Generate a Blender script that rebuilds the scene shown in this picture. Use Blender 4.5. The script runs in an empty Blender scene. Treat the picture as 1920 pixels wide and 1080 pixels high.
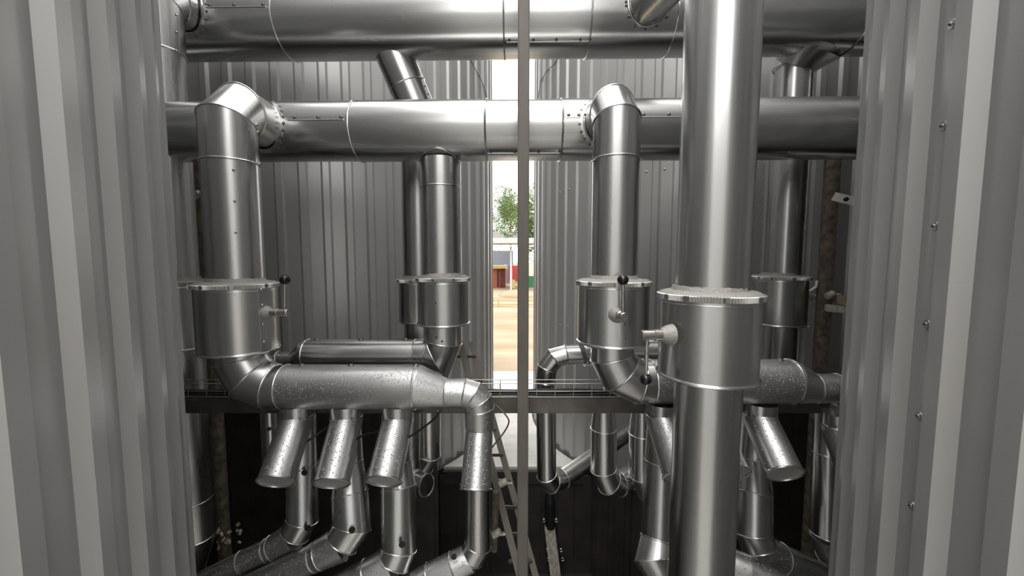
import bpy, bmesh, math, random
from mathutils import Vector, Matrix, Quaternion
random.seed(7)
C = bpy.context.scene.collection
SC = bpy.context.scene
PI = math.pi
# ------------------------------------------------------------------ camera
FPX, PITCH = 720.0, math.radians(4.4)
cam_d = bpy.data.cameras.new('camera'); cam = bpy.data.objects.new('camera', cam_d); C.objects.link(cam)
cam_d.sensor_width = 36; cam_d.lens = 36 * FPX / 1920; cam_d.clip_start = .03; cam_d.clip_end = 600
cam.location = (0, 0, 0); cam.rotation_euler = (PI / 2 - PITCH, 0, 0)
SC.camera = cam
SC.view_settings.view_transform = 'Standard'; SC.view_settings.look = 'None'
SC.view_settings.gamma = 1; SC.view_settings.use_curve_mapping = False
SC.view_settings.exposure = 1.75
# ------------------------------------------------------------------ world: bright overcast sky
w = bpy.data.worlds.new('world'); SC.world = w; w.use_nodes = True
nt = w.node_tree; nt.nodes.clear()
wo = nt.nodes.new('ShaderNodeOutputWorld'); bg = nt.nodes.new('ShaderNodeBackground')
tc = nt.nodes.new('ShaderNodeTexCoord'); sx = nt.nodes.new('ShaderNodeSeparateXYZ'); rp = nt.nodes.new('ShaderNodeValToRGB')
nt.links.new(tc.outputs['Generated'], sx.inputs[0]); nt.links.new(sx.outputs['Z'], rp.inputs[0])
rp.color_ramp.elements[0].position = 0.0; rp.color_ramp.elements[0].color = (.84, .825, .80, 1)
rp.color_ramp.elements[1].position = .7; rp.color_ramp.elements[1].color = (.86, .85, .84, 1)
nt.links.new(rp.outputs[0], bg.inputs[0]); bg.inputs[1].default_value = 1.15
nt.links.new(bg.outputs[0], wo.inputs[0])
sun_d = bpy.data.lights.new('sun', 'SUN'); sun = bpy.data.objects.new('sun', sun_d); C.objects.link(sun)
sun_d.energy = .6; sun_d.angle = math.radians(12); sun_d.color = (1, .97, .92)
sun.rotation_euler = (math.radians(22), math.radians(-6), 0); sun.location = (0, -5, 20)

# ------------------------------------------------------------------ materials
def base_mat(name):
    m = bpy.data.materials.new(name); m.use_nodes = True
    return m, m.node_tree, m.node_tree.nodes['Principled BSDF']
def mat(name, col, rough=.5, metal=0., rvar=0., cvar=0., vscale=6., stretch=(1, 1, 1), bump=0., bscale=60., drops=False, spec=None):
    m, n, p = base_mat(name)
    p.inputs['Base Color'].default_value = (*col, 1); p.inputs['Roughness'].default_value = rough
    p.inputs['Metallic'].default_value = metal
    if spec is not None: p.inputs['Specular IOR Level'].default_value = spec
    t = n.nodes.new('ShaderNodeTexCoord'); mp = n.nodes.new('ShaderNodeMapping'); mp.inputs['Scale'].default_value = stretch
    n.links.new(t.outputs['Object'], mp.inputs[0])
    if rvar or cvar:
        nz = n.nodes.new('ShaderNodeTexNoise'); nz.inputs['Scale'].default_value = vscale; nz.inputs['Detail'].default_value = 5
        n.links.new(mp.outputs[0], nz.inputs['Vector'])
        if rvar:
            r = n.nodes.new('ShaderNodeMapRange'); r.inputs[1].default_value = .3; r.inputs[2].default_value = .7
            r.inputs[3].default_value = rough - rvar; r.inputs[4].default_value = rough + rvar
            n.links.new(nz.outputs[0], r.inputs[0]); n.links.new(r.outputs[0], p.inputs['Roughness'])
        if cvar:
            c = n.nodes.new('ShaderNodeValToRGB')
            c.color_ramp.elements[0].position = .3; c.color_ramp.elements[1].position = .7
            c.color_ramp.elements[0].color = (*[max(0, v * (1 - cvar)) for v in col], 1)
            c.color_ramp.elements[1].color = (*[min(1, v * (1 + cvar)) for v in col], 1)
            n.links.new(nz.outputs[0], c.inputs[0]); n.links.new(c.outputs[0], p.inputs['Base Color'])
    last = None
    if bump:
        b = n.nodes.new('ShaderNodeBump'); nb = n.nodes.new('ShaderNodeTexNoise'); nb.inputs['Scale'].default_value = bscale
        nb.inputs['Detail'].default_value = 3
        n.links.new(mp.outputs[0], nb.inputs['Vector']); b.inputs['Strength'].default_value = bump; b.inputs['Distance'].default_value = .01
        n.links.new(nb.outputs[0], b.inputs['Height']); last = b
    if drops:
        v = n.nodes.new('ShaderNodeTexVoronoi'); v.inputs['Scale'].default_value = 75
        n.links.new(t.outputs['Object'], v.inputs['Vector'])
        r = n.nodes.new('ShaderNodeMapRange'); r.inputs[1].default_value = .10; r.inputs[2].default_value = .34
        r.inputs[3].default_value = 1; r.inputs[4].default_value = 0
        n.links.new(v.outputs['Distance'], r.inputs[0])
        g = n.nodes.new('ShaderNodeMath'); g.operation = 'GREATER_THAN'; g.inputs[1].default_value = .62
        sep = n.nodes.new('ShaderNodeSeparateColor'); n.links.new(v.outputs['Color'], sep.inputs[0]); n.links.new(sep.outputs[0], g.inputs[0])
        ml = n.nodes.new('ShaderNodeMath'); ml.operation = 'MULTIPLY'; n.links.new(r.outputs[0], ml.inputs[0]); n.links.new(g.outputs[0], ml.inputs[1])
        b = n.nodes.new('ShaderNodeBump'); b.inputs['Strength'].default_value = .8; b.inputs['Distance'].default_value = .004
        n.links.new(ml.outputs[0], b.inputs['Height'])
        if last: n.links.new(last.outputs[0], b.inputs['Normal'])
        last = b
    if last: n.links.new(last.outputs[0], p.inputs['Normal'])
    return m
ALU = (.57, .57, .565)
M = {
 'alu':   mat('aluminium_jacket', ALU, .27, 1, rvar=.05, vscale=3, stretch=(1, 1, .12), bump=.018, bscale=6),
 'alu_h': mat('aluminium_jacket_level', ALU, .27, 1, rvar=.05, vscale=3, stretch=(.12, 1, 1), bump=.018, bscale=6),
 'alu_wet': mat('aluminium_jacket_wet', ALU, .38, 1, rvar=.06, vscale=5, bump=.01, bscale=6, drops=True),
 'bead':  mat('bright_bead', (.70, .70, .69), .25, 1),
 'clad':  mat('grey_cladding', (.43, .43, .425), .36, .45, rvar=.03, vscale=2, bump=.006, bscale=2),
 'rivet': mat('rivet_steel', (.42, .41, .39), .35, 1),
 'rivet_dark': mat('rivet_dark_steel', (.16, .15, .14), .4, .8),  # darker steel for seam and saddle rivets and top plugs
 'putty': mat('sealant', (.33, .32, .30), .6, .3, bump=.5, bscale=70),
 'serr':  mat('corrugated_trim', (.62, .61, .59), .35, 1),
 'stain': mat('stainless_spindle', (.52, .49, .46), .35, 1, cvar=.15, vscale=30),
 'knob':  mat('black_knob', (.006, .006, .006), .12),
 'black': mat('black_rubber', (.01, .01, .01), .5),
 'cap':   mat('end_cap_sheet', (.62, .61, .60), .5, .75, bump=.05, bscale=30),
 'post':  mat('galvanised_post', (.13, .117, .104), .5, .3, cvar=.12, vscale=12, stretch=(1, 1, .3)),
 'beam':  mat('beam_steel', (.13, .12, .105), .45, .6, cvar=.2, vscale=8),
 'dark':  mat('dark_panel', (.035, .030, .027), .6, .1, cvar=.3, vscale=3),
 'panel': mat('shade_panel_dark', (.05, .045, .04), .38, .5, cvar=.3, vscale=3),
 'rust':  mat('rusty_tube', (.14, .115, .09), .75, .3, cvar=.5, vscale=14),
 'redp':  mat('red_primer', (.20, .05, .035), .55, .0, cvar=.2),
 'pale':  mat('bounce_wall_pale', (.68, .68, .67), .6),
 'conc':  mat('pale_concrete', (.62, .61, .58), .85, cvar=.12, vscale=4, bump=.2, bscale=20),
 'yard':  mat('bounce_floor_concrete', (.36, .35, .33), .85, cvar=.15, vscale=2),
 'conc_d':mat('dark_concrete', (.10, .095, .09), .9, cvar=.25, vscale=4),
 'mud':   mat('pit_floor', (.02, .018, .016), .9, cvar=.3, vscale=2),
 'wire':  mat('zinc_wire', (.55, .54, .52), .35, 1),
 'galv':  mat('galvanised_stained', (.47, .45, .38), .6, .4, cvar=.35, vscale=25, stretch=(1, 1, .4)),
 'ladder':mat('ladder_aluminium', (.24, .225, .19), .45, .7),
 'wood':  mat('weathered_timber', (.28, .24, .15), .8, cvar=.3, vscale=20),
 'white': mat('white_bracket', (.75, .75, .72), .5, .2),
 'cable': mat('brown_cable', (.10, .05, .045), .5),
 'yellow':mat('yellow_tie', (.6, .6, .05), .5),
}
def ground_mat():
    m, n, p = base_mat('sandy_ground')
    t = n.nodes.new('ShaderNodeTexCoord'); nz = n.nodes.new('ShaderNodeTexNoise'); nz.inputs['Scale'].default_value = .35; nz.inputs['Detail'].default_value = 8
    mp = n.nodes.new('ShaderNodeMapping'); mp.inputs['Scale'].default_value = (.5, 1.2, 1)
    n.links.new(t.outputs['Object'], mp.inputs[0]); n.links.new(mp.outputs[0], nz.inputs['Vector'])
    r = n.nodes.new('ShaderNodeValToRGB'); r.color_ramp.elements[0].position = .35; r.color_ramp.elements[1].position = .65
    r.color_ramp.elements[0].color = (.23, .17, .10, 1); r.color_ramp.elements[1].color = (.34, .27, .185, 1)
    n.links.new(nz.outputs[0], r.inputs[0]); n.links.new(r.outputs[0], p.inputs['Base Color']); p.inputs['Roughness'].default_value = .9
    return m
M['ground'] = ground_mat()

# ------------------------------------------------------------------ helpers
cP, sP = math.cos(PITCH), math.sin(PITCH)
def W(px, py, D):
    x, y = (px - 960) / FPX, (540 - py) / FPX
    d = Vector((x, cP + y * sP, -sP + y * cP)); return d * (D / d.y)
def zpx(py, D): return W(960, py, D).z
class T:
    """a thing: an Empty at its base, or the mesh itself"""
    def __init__(s, name, label, cat, loc, group=None):
        s.o = bpy.data.objects.new(name, None); C.objects.link(s.o); s.loc = Vector(loc); s.o.location = s.loc
        s.o.empty_display_size = .1; s.o['label'] = label; s.o['category'] = cat
        if group: s.o['group'] = group
def finish(bm, name, m, loc=Vector((0, 0, 0)), smooth=True):
    for v in bm.verts: v.co -= loc
    bmesh.ops.recalc_face_normals(bm, faces=bm.faces)
    me = bpy.data.meshes.new(name); 
    if smooth:
        for f in bm.faces: f.smooth = True
        for e in bm.edges:
            if len(e.link_faces) == 2 and e.calc_face_angle(0) > .6: e.smooth = False
    bm.to_mesh(me); bm.free(); me.materials.append(m)
    return bpy.data.objects.new(name, me)
def part(t, name, bm, m, parent=None, label=None, smooth=True):
    o = finish(bm, name, m, t.loc, smooth); C.objects.link(o); o.parent = parent or t.o
    if label: o['label'] = label
    return o
def single(name, bm, m, label, cat, group=None, smooth=True):
    c = Vector((0, 0, 0)); n = len(bm.verts)
    for v in bm.verts: c += v.co
    c /= n; c.z = min(v.co.z for v in bm.verts)
    o = finish(bm, name, m, c, smooth); o.location = c; C.objects.link(o); o['label'] = label; o['category'] = cat
    if group: o['group'] = group
    return o
def struct(name, bm, m, smooth=False):
    o = finish(bm, name, m, Vector((0, 0, 0)), smooth); C.objects.link(o); o['kind'] = 'structure'; return o
def box(bm, c, s, rot=None):
    c = Vector(c); vs = []
    for x in (-.5, .5):
        for y in (-.5, .5):
            for z in (-.5, .5):
                v = Vector((x * s[0], y * s[1], z * s[2]))
                if rot is not None: v = rot @ v
                vs.append(bm.verts.new(c + v))
    for f in ((0, 1, 3, 2), (4, 6, 7, 5), (0, 4, 5, 1), (2, 3, 7, 6), (0, 2, 6, 4), (1, 5, 7, 3)):
        bm.faces.new([vs[i] for i in f])
    return bm
def basis(d, up=None):
    d = Vector(d).normalized(); up = Vector(up) if up else (Vector((0, 0, 1)) if abs(d.z) < .9 else Vector((0, -1, 0)))
    u = d.cross(up).normalized(); v = u.cross(d).normalized(); return u, v
def bar(bm, a, b, wd, ht, up=None):
    """rectangular bar a->b; ht measured along 'up', wd across"""
    a, b = Vector(a), Vector(b); d = (b - a); u, v = basis(d, up)
    R = Matrix((u, d.normalized(), v)).transposed()
    return box(bm, (a + b) / 2, (wd, d.length, ht), R)
def rings_of(pts, radii, seg):
    pts = [Vector(p) for p in pts]; n = len(pts); dirs = [(pts[i + 1] - pts[i]).normalized() for i in range(n - 1)]
    u, v = basis(dirs[0]); out = []
    for i in range(n):
        din = dirs[max(0, i - 1)]; dout = dirs[min(n - 2, i)]
        nn = (din + dout).normalized() if 0 < i < n - 1 else din
        ring = []
        for k in range(seg):
            a = 2 * PI * k / seg; o = (u * math.cos(a) + v * math.sin(a)) * radii[i]
            o = o - din * (o.dot(nn) / max(.3, din.dot(nn))); ring.append(pts[i] + o)
        out.append(ring)
        if 0 < i < n - 1:
            q = din.rotation_difference(dout); u = q @ u; v = q @ v
    return out
def tube(bm, pts, radii, seg=48, caps=(True, True), sharp=True):
    if not isinstance(radii, (list, tuple)): radii = [radii] * len(pts)
    rg = rings_of(pts, radii, seg); vr = [[bm.verts.new(p) for p in r] for r in rg]
    for i in range(len(vr) - 1):
        for k in range(seg):
            bm.faces.new((vr[i][k], vr[i][(k + 1) % seg], vr[i + 1][(k + 1) % seg], vr[i + 1][k]))
    for c, i in ((caps[0], 0), (caps[1], -1)):
        if c: bm.faces.new(vr[i])
    bm.edges.ensure_lookup_table()
    if sharp:
        for r in vr:
            for k in range(seg):
                e = bm.edges.get((r[k], r[(k + 1) % seg]))
                if e: e.smooth = False
    return rg
def loop_tube(bm, ring, r, seg=8):
    """closed tube along a ring of points"""
    n = len(ring); c = sum(ring, Vector()) / n; rows = []
    for i in range(n):
        d = (ring[(i + 1) % n] - ring[i - 1]).normalized(); o = (ring[i] - c).normalized(); o = (o - d * o.dot(d)).normalized(); b = d.cross(o)
        rows.append([bm.verts.new(ring[i] + (o * math.cos(2 * PI * k / seg) + b * math.sin(2 * PI * k / seg)) * r) for k in range(seg)])
    for i in range(n):
        for k in range(seg):
            bm.faces.new((rows[i][k], rows[i][(k + 1) % seg], rows[(i + 1) % n][(k + 1) % seg], rows[(i + 1) % n][k]))
def dome(bm, p, nrm, r, seg=10, h=.6):
    nrm = Vector(nrm).normalized(); u, v = basis(nrm); p = Vector(p)
    prev = None
    for j in range(4):
        a = j / 3.0 * PI / 2 * .97; rr = r * math.cos(a); hh = r * h * math.sin(a)
        row = [bm.verts.new(p + nrm * (hh - .001) + (u * math.cos(2 * PI * k / seg) + v * math.sin(2 * PI * k / seg)) * rr) for k in range(seg)]
        if prev:
            for k in range(seg): bm.faces.new((prev[k], prev[(k + 1) % seg], row[(k + 1) % seg], row[k]))
        prev = row
    bm.faces.new(prev)
def sphere(bm, c, r, s=1.0):
    m4 = Matrix.Translation(c) @ Matrix.Diagonal((r, r, r * s, 1)); bmesh.ops.create_uvsphere(bm, u_segments=28, v_segments=18, radius=1, matrix=m4)
def B(): return bmesh.new()
def catmull(pts, n=8):
    P = [Vector(p) for p in pts]; P = [P[0] * 2 - P[1]] + P + [P[-1] * 2 - P[-2]]; out = []
    for i in range(1, len(P) - 2):
        for k in range(n):
            t = k / n; a, b, c, d = P[i - 1:i + 3]
            out.append(.5 * ((2 * b) + (c - a) * t + (2 * a - 5 * b + 4 * c - d) * t * t + (3 * b - 3 * c + d - a) * t ** 3))
    out.append(P[-2]); return out
def bezelbow(a, corner, b, n=4):
    """points of a mitred elbow of n gores between a and b, around corner"""
    a, corner, b = Vector(a), Vector(corner), Vector(b)
    return [(1 - t) ** 2 * a + 2 * t * (1 - t) * corner + t * t * b for t in [i / n for i in range(n + 1)]]

_riv = {}
def rivet(t, p, nrm, r=.011, parent=None, m='rivet', name='rivet'):
    key = (round(r, 4), m)
    if key not in _riv:
        bm = B(); dome(bm, (0, 0, 0), (0, 0, 1), r)
        bmesh.ops.recalc_face_normals(bm, faces=bm.faces)
        me = bpy.data.meshes.new('rivet')
        for f in bm.faces: f.smooth = True
        bm.to_mesh(me); bm.free(); me.materials.append(M[m]); _riv[key] = me
    o = bpy.data.objects.new(name, _riv[key]); C.objects.link(o); o.parent = parent or t.o
    o.rotation_mode = 'QUATERNION'; o.rotation_quaternion = Vector((0, 0, 1)).rotation_difference(Vector(nrm).normalized())
    o.location = Vector(p) - t.loc
    return o
def pipe(t, name, pts, r, m='alu', beads=(), br=.0075, caps=(True, True), parent=None, seg=64, bead_name='bead'):
    """one jacketed length with its raised beads (indices of ring)"""
    bm = B(); rr = r if isinstance(r, (list, tuple)) else [r] * len(pts)
    rg = tube(bm, pts, rr, seg, caps); o = part(t, name, bm, M[m], parent)
    for i in beads:
        b = B(); loop_tube(b, rg[i], br); part(t, bead_name, b, M['bead'], o)
    return o
def ring_at(t, parent, c, d, r, br=.0075, name='bead', m='bead'):
    u, v = basis(d); c = Vector(c)
    ring = [c + (u * math.cos(2 * PI * k / 64) + v * math.sin(2 * PI * k / 64)) * r for k in range(64)]
    b = B(); loop_tube(b, ring, br); return part(t, name, b, M[m], parent)
def hole(t, parent, p, nrm, r=.018):
    bm = B(); nrm = Vector(nrm).normalized(); p = Vector(p); tube(bm, [p - nrm * .004, p + nrm * .0035], r, 20); part(t, 'plug', bm, M['black'], parent)
def on_v(cx_px, D, r, px, py):
    """point on the front of an upright pipe (axis at cx_px,D) that shows at px,py -> point, normal"""
    ax = W(cx_px, py, D); d = W(px, py, 1.0); A = d.x ** 2 + d.y ** 2; Bq = d.x * ax.x + d.y * ax.y; Cq = ax.x ** 2 + ax.y ** 2 - r * r
    disc = Bq * Bq - A * Cq; s = (Bq - math.sqrt(max(0, disc))) / A; p = d * s
    return p, Vector((p.x - ax.x, p.y - ax.y, 0)).normalized()

# ------------------------------------------------------------------ tanks
NR = 76; RT = 3.5
def tank_profile(R, cx, cy, phase, flip=1, dp=.034):
    pts = []
    prof = ((0, 0), (.52, 0), (.62, dp), (.88, dp), (.98, 0))   # valley, slope, crest, slope (share of pitch)
    n = int(round(2 * PI * R / .2893))
    for i in range(n):
        for s, h in prof:
            a = phase + flip * (i + s) * 2 * PI / n; pts.append(Vector((cx + (R - .034 + h) * math.cos(a), cy + (R - .034 + h) * math.sin(a), 0)))
    return pts
def tank(label, R, cx, cy, phase, z0, z1, flip=1):
    t = T('storage_tank', label, 'tank', (cx, cy, z0))
    bm = B(); P = tank_profile(R, cx, cy, phase, flip, .034 if z0 > -5 else .045)
    lo = [bm.verts.new((p.x, p.y, z0 + .02)) for p in P]; hi = [bm.verts.new((p.x, p.y, z1)) for p in P]; n = len(P)
    for i in range(n): bm.faces.new((lo[i], lo[(i + 1) % n], hi[(i + 1) % n], hi[i]))
    cl = part(t, 'cladding', bm, M['clad'], smooth=False)
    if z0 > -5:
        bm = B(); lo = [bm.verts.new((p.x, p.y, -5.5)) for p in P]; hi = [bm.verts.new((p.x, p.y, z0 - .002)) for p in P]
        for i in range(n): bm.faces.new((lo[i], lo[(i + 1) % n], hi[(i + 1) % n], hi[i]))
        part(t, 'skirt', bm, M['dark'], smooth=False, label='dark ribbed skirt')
    bm = B(); tube(bm, [(cx, cy, z1 - .05), (cx, cy, z1 + .02), (cx, cy, z1 + .6)], [R + .05, R + .05, .3], 96); part(t, 'roof', bm, M['clad'])
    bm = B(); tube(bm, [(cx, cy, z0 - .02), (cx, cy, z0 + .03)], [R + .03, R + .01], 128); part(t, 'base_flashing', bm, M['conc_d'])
    return t, cl
ZB = -3.6; ZT = 7.5
FL = (-3.93, 8.62); FR = (3.99, 8.62)
NLc = (-4.68, .25); NRc = (4.66, .22); RN = 3.35
def cyl(pl, pr, y, D):
    """axis X and radius of an upright pipe at depth D whose outline shows at pl..pr on row y"""
    a, b = [math.atan2(q.x, q.y) for q in (W(pl, y, 1), W(pr, y, 1))]; m = (a + b) / 2
    return D * math.tan(m), D / math.cos(m) * math.sin((b - a) / 2)
def ray_tank(px, py, c, R, far=False):
    d = W(px, py, 1.0); A = d.x ** 2 + d.y ** 2; Bq = d.x * c[0] + d.y * c[1]; Cq = c[0] ** 2 + c[1] ** 2 - R * R
    disc = Bq * Bq - A * Cq; s = (Bq - math.sqrt(max(disc, 0))) / A; p = d * s
    return p, Vector((p.x - c[0], p.y - c[1], 0)).normalized()
def phase_at(px, py, c, R):
    p, n = ray_tank(px, py, c, R); return math.atan2(n.y, n.x)
phFL = phase_at(698, 130, FL, RT); tFL, cFL = tank('far left cylindrical tank in grey ribbed cladding, behind the left riser pipes', RT, FL[0], FL[1], phFL, ZB, ZT, 1)
phFR = phase_at(1219, 360, FR, RT); tFR, cFR = tank('far right cylindrical tank in grey ribbed cladding, behind the thick front riser', RT, FR[0], FR[1], phFR, ZB, ZT, -1)
phNL = phase_at(216, 440, NLc, RN) ; tNL, cNL = tank('near left tank in grey ribbed cladding filling the left edge of the view', RN, NLc[0], NLc[1], phNL, -5.4, ZT, -1)
phNR = phase_at(1708, 440, NRc, RN); tNR, cNR = tank('near right tank in grey ribbed cladding with a column of screws', RN, NRc[0], NRc[1], phNR, -5.4, ZT, 1)
for x, y in ((529, 307), (573, 310.5), (612, 314), (652, 318.5), (691, 324), (724, 329)):
    p, n = ray_tank(x, y, FL, RT - .034); rivet(tFL, p, n, .017, m='rivet')
for x, y in ((1050, 361), (1067, 355), (1083, 350), (1102, 344), (1212, 322), (1246, 317), (1050, 610), (1064, 612)):
    p, n = ray_tank(x, y, FR, RT - .034); rivet(tFR, p, n, .017, m='rivet')
for y in range(300, 640, 34):
    p, n = ray_tank(514 + (y - 300) * .035, y, FL, RT - .030); rivet(tFL, p, n, .008, m='rivet', name='seam_rivet')
for y in range(100, 190, 34):
    p, n = ray_tank(505.5, y, FL, RT - .030); rivet(tFL, p, n, .008, m='rivet', name='seam_rivet')
    p, n = ray_tank(1238, y + 20, FR, RT - .030); rivet(tFR, p, n, .008, m='rivet', name='seam_rivet')
for y in range(305, 520, 28):
    p, n = ray_tank(1233 - (y - 305) * .03, y, FR, RT - .030); rivet(tFR, p, n, .008, m='rivet', name='seam_rivet')
    p, n = ray_tank(1433 - (y - 305) * .04, y, FR, RT - .0); rivet(tFR, p, n, .010, m='rivet', name='seam_rivet')
nn_ = int(round(2 * PI * RN / .2893)); cand = []
for i in range(nn_):
    for sh, hh in ((.26, 0), (.75, .045)):
        a_ = phNR + (i + sh) * 2 * PI / nn_; rr = RN - .034 + hh; x_, y_ = NRc[0] + rr * math.cos(a_), NRc[1] + rr * math.sin(a_)
        if y_ > .5 and x_ < NRc[0]: cand.append((abs(960 + FPX * x_ / y_ - 1748), a_, rr))
a_, rr = min(cand)[1:]; print('SCREW', min(cand), (min(cand)[1] - phNR) / (2 * PI / nn_))
for y in (45, 236, 424, 608, 780, 948):
    n = Vector((math.cos(a_), math.sin(a_), 0)); x_, y_ = NRc[0] + rr * n.x, NRc[1] + rr * n.y; p = Vector((x_, y_, zpx(y, y_) ))
    bm = B(); tube(bm, [p - n * .004, p + n * .003], .017, 20); wsh = part(tNR, 'screw_washer', bm, M['bead'])
    rivet(tNR, p + n * .004, n, .008, parent=wsh, name='screw_head', m='rivet')
    bm = B(); tube(bm, [p + n * .008, p + n * .0105], .0035, 10); part(tNR, 'screw_socket', bm, M['black'], wsh)

# ------------------------------------------------------------------ ground, slab, pit
bm = B(); box(bm, (0, 212.1, -4.35), (500, 400, .1)); box(bm, (0, -111.2, -5.6), (300, 200, .1)); struct('ground', bm, M['ground'])
bm = B(); box(bm, (0, -4.1, -5.55), (24, 14.0, .1)); struct('floor', bm, M['yard'])  # pale floor added under the camera to bounce fill light upward
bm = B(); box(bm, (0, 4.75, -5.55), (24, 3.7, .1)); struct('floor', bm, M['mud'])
bm = B(); L_, R_ = [], []
for k in range(41):
    y = 6.4 + 5.65 * k / 40; L_.append((FL[0] + math.sqrt((RT + .03) ** 2 - (y - FL[1]) ** 2), y)); R_.append((FR[0] - math.sqrt((RT + .03) ** 2 - (y - FR[1]) ** 2), y))
oc = L_ + R_[::-1]; hi = [bm.verts.new((x, y, -3.6)) for x, y in oc]; lo_ = [bm.verts.new((x, y, -5.5)) for x, y in oc]
bm.faces.new(hi); bm.faces.new(lo_)
for k in range(len(oc)): bm.faces.new((hi[k], hi[(k + 1) % len(oc)], lo_[(k + 1) % len(oc)], lo_[k]))
struct('slab', bm, M['conc'])
for sgn, nm in ((-1, 'wall_left_blocker'), (1, 'wall_right')):  # closes the side slots to light; left wall is added, right cladding visible
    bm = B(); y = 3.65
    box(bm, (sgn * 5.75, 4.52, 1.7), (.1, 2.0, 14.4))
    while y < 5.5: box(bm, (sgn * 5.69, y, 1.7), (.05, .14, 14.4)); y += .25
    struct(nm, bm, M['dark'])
# dark ribbed skirting in front of the plinth
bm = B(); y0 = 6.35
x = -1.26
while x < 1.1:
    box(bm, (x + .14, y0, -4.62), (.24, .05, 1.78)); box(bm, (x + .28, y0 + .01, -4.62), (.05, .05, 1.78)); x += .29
box(bm, (.03, y0 - .01, -3.75), (2.42, .07, .22)); struct('wall_and_shade_front', bm, M['dark'])

for xa, xb in ((-5.3, W(818, 800, 4.75).x), (W(1292, 800, 4.75).x, 5.3)):  # dark panels added to stand in for deep shade on the far tanks
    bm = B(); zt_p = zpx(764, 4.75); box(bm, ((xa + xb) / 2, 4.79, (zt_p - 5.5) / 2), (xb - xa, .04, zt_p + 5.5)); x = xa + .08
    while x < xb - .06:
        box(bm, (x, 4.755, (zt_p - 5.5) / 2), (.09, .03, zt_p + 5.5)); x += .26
    struct('wall_and_shade_front', bm, M['panel'])
# ------------------------------------------------------------------ centre post, beam, cable tray
PD = 3.16
a, b = W(979, -60, PD), W(982, 1200, PD); a.x = b.x = .5 * (a.x + b.x)
t = T('support_post', 'square galvanised steel post rising full height through the middle of the gap', 'post', (a.x, PD, -5.5))
bm = B(); box(bm, (a.x, PD, -1.0), (.092, .08, 9.0)); bmesh.ops.bevel(bm, geom=list(bm.edges), offset=.008, segments=3, affect='EDGES')
part(t, 'shaft', bm, M['post']); bm = B(); box(bm, (a.x, PD, -5.49), (.25, .25, .02)); part(t, 'base_plate', bm, M['post'])
BD = 3.47
zt = W(960, 742, BD).z; zb = W(960, 770, BD).z; xl = W(330, 750, BD).x; xr = W(1640, 750, BD).x
bm = B(); h = zt - zb
box(bm, ((xl + xr) / 2, BD, zt - .006), (xr - xl, .12, .012)); box(bm, ((xl + xr) / 2, BD, zb + .006), (xr - xl, .12, .012)); box(bm, ((xl + xr) / 2, BD - .052, (zt + zb) / 2), (xr - xl, .012, h))
single('steel_beam', bm, M['beam'], 'dark steel channel beam crossing behind the pipes below the cable tray', 'beam', smooth=False)
t = T('cable_tray', 'wire mesh cable tray lying on the dark steel beam', 'cable tray', (0, BD, zt))
wz = W(960, 719, BD - .05).z
bm = B()
for (yy, zz) in ((BD - .055, wz), (BD - .055, wz - .07), (BD - .055, zt + .008), (BD + .055, zt + .008), (BD + .055, wz)):
    tube(bm, [(xl, yy, zz), (xr, yy, zz)], .0035, 8)
part(t, 'long_wire', bm, M['wire'])
x = xl
for i in range(1, 40):
    x = xl + i * .167
    if x > xr: break
    bm = B(); tube(bm, [(x, BD - .058, wz + .003), (x, BD - .058, zt + .006), (x, BD + .058, zt + .006), (x, BD + .058, wz + .003)], .003, 6); part(t, 'cross_wire', bm, M['wire'])
for k in range(4):
    bm = B(); pts = []
    for i in range(0, 26):
        xx = xl + (xr - xl) * i / 25; pts.append((xx, BD - .035 + k * .022, zt + .024 + (k % 2) * .02 + .006 * math.sin(i * 1.7 + k)))
    tube(bm, catmull(pts, 3), .011, 8, sharp=False)
    single('power_cable', bm, M['black'], 'black cable lying in the wire tray', 'cable', group='black cables bundled in the wire tray')

# ------------------------------------------------------------------ header pipes
def lerp(a, b, t): return a + (b - a) * t
SL = math.tan(math.radians(1.0))
def header_pt(px, yc, D0):
    """axis point of a header (1 degree skewed) seen at px"""
    k = (px - 960) / FPX; D = D0 / (1 + k * SL); p = W(px, yc, D); return p
zL = W(960, 245.5, 3.78).z; zU = None
def hdr(px, D0, z):
    k = (px - 960) / FPX / cP; 
    # ray at level z: solve for X with Y = D0 - X*SL, camera depth ~ Y*cP - z*sP
    Y = D0
    for _ in range(6):
        X = (px - 960) / FPX * (Y * cP - z * sP); Y = D0 - X * SL
    return Vector((X, Y, z))
RL = .273
t = T('header_pipe', 'lower horizontal header pipe in seamed aluminium jacket, joined by both front elbows', 'pipe', hdr(960, 3.78, zL))
def header_sections(t, D0, z, r, cuts, ends):
    cuts = [960 + (c - 960) * (D0 - r) / D0 for c in cuts]
    xs = [ends[0]] + cuts + [ends[1]]; objs = []
    for i in range(len(xs) - 1):
        a, b = hdr(xs[i], D0, z), hdr(xs[i + 1], D0, z)
        rr = r if i % 2 == 0 else r + .004
        o = pipe(t, 'jacket_section', [a, b], rr, m='alu_h'); objs.append(o)
    d = hdr(1000, D0, z) - hdr(900, D0, z)
    for i, c in enumerate(cuts):
        ring_at(t, objs[i], hdr(c, D0, z), d, r + .004, .009)
    return objs
lo = header_sections(t, 3.78, zL, RL, [653, 910, 1057], (300, 1690))
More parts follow.
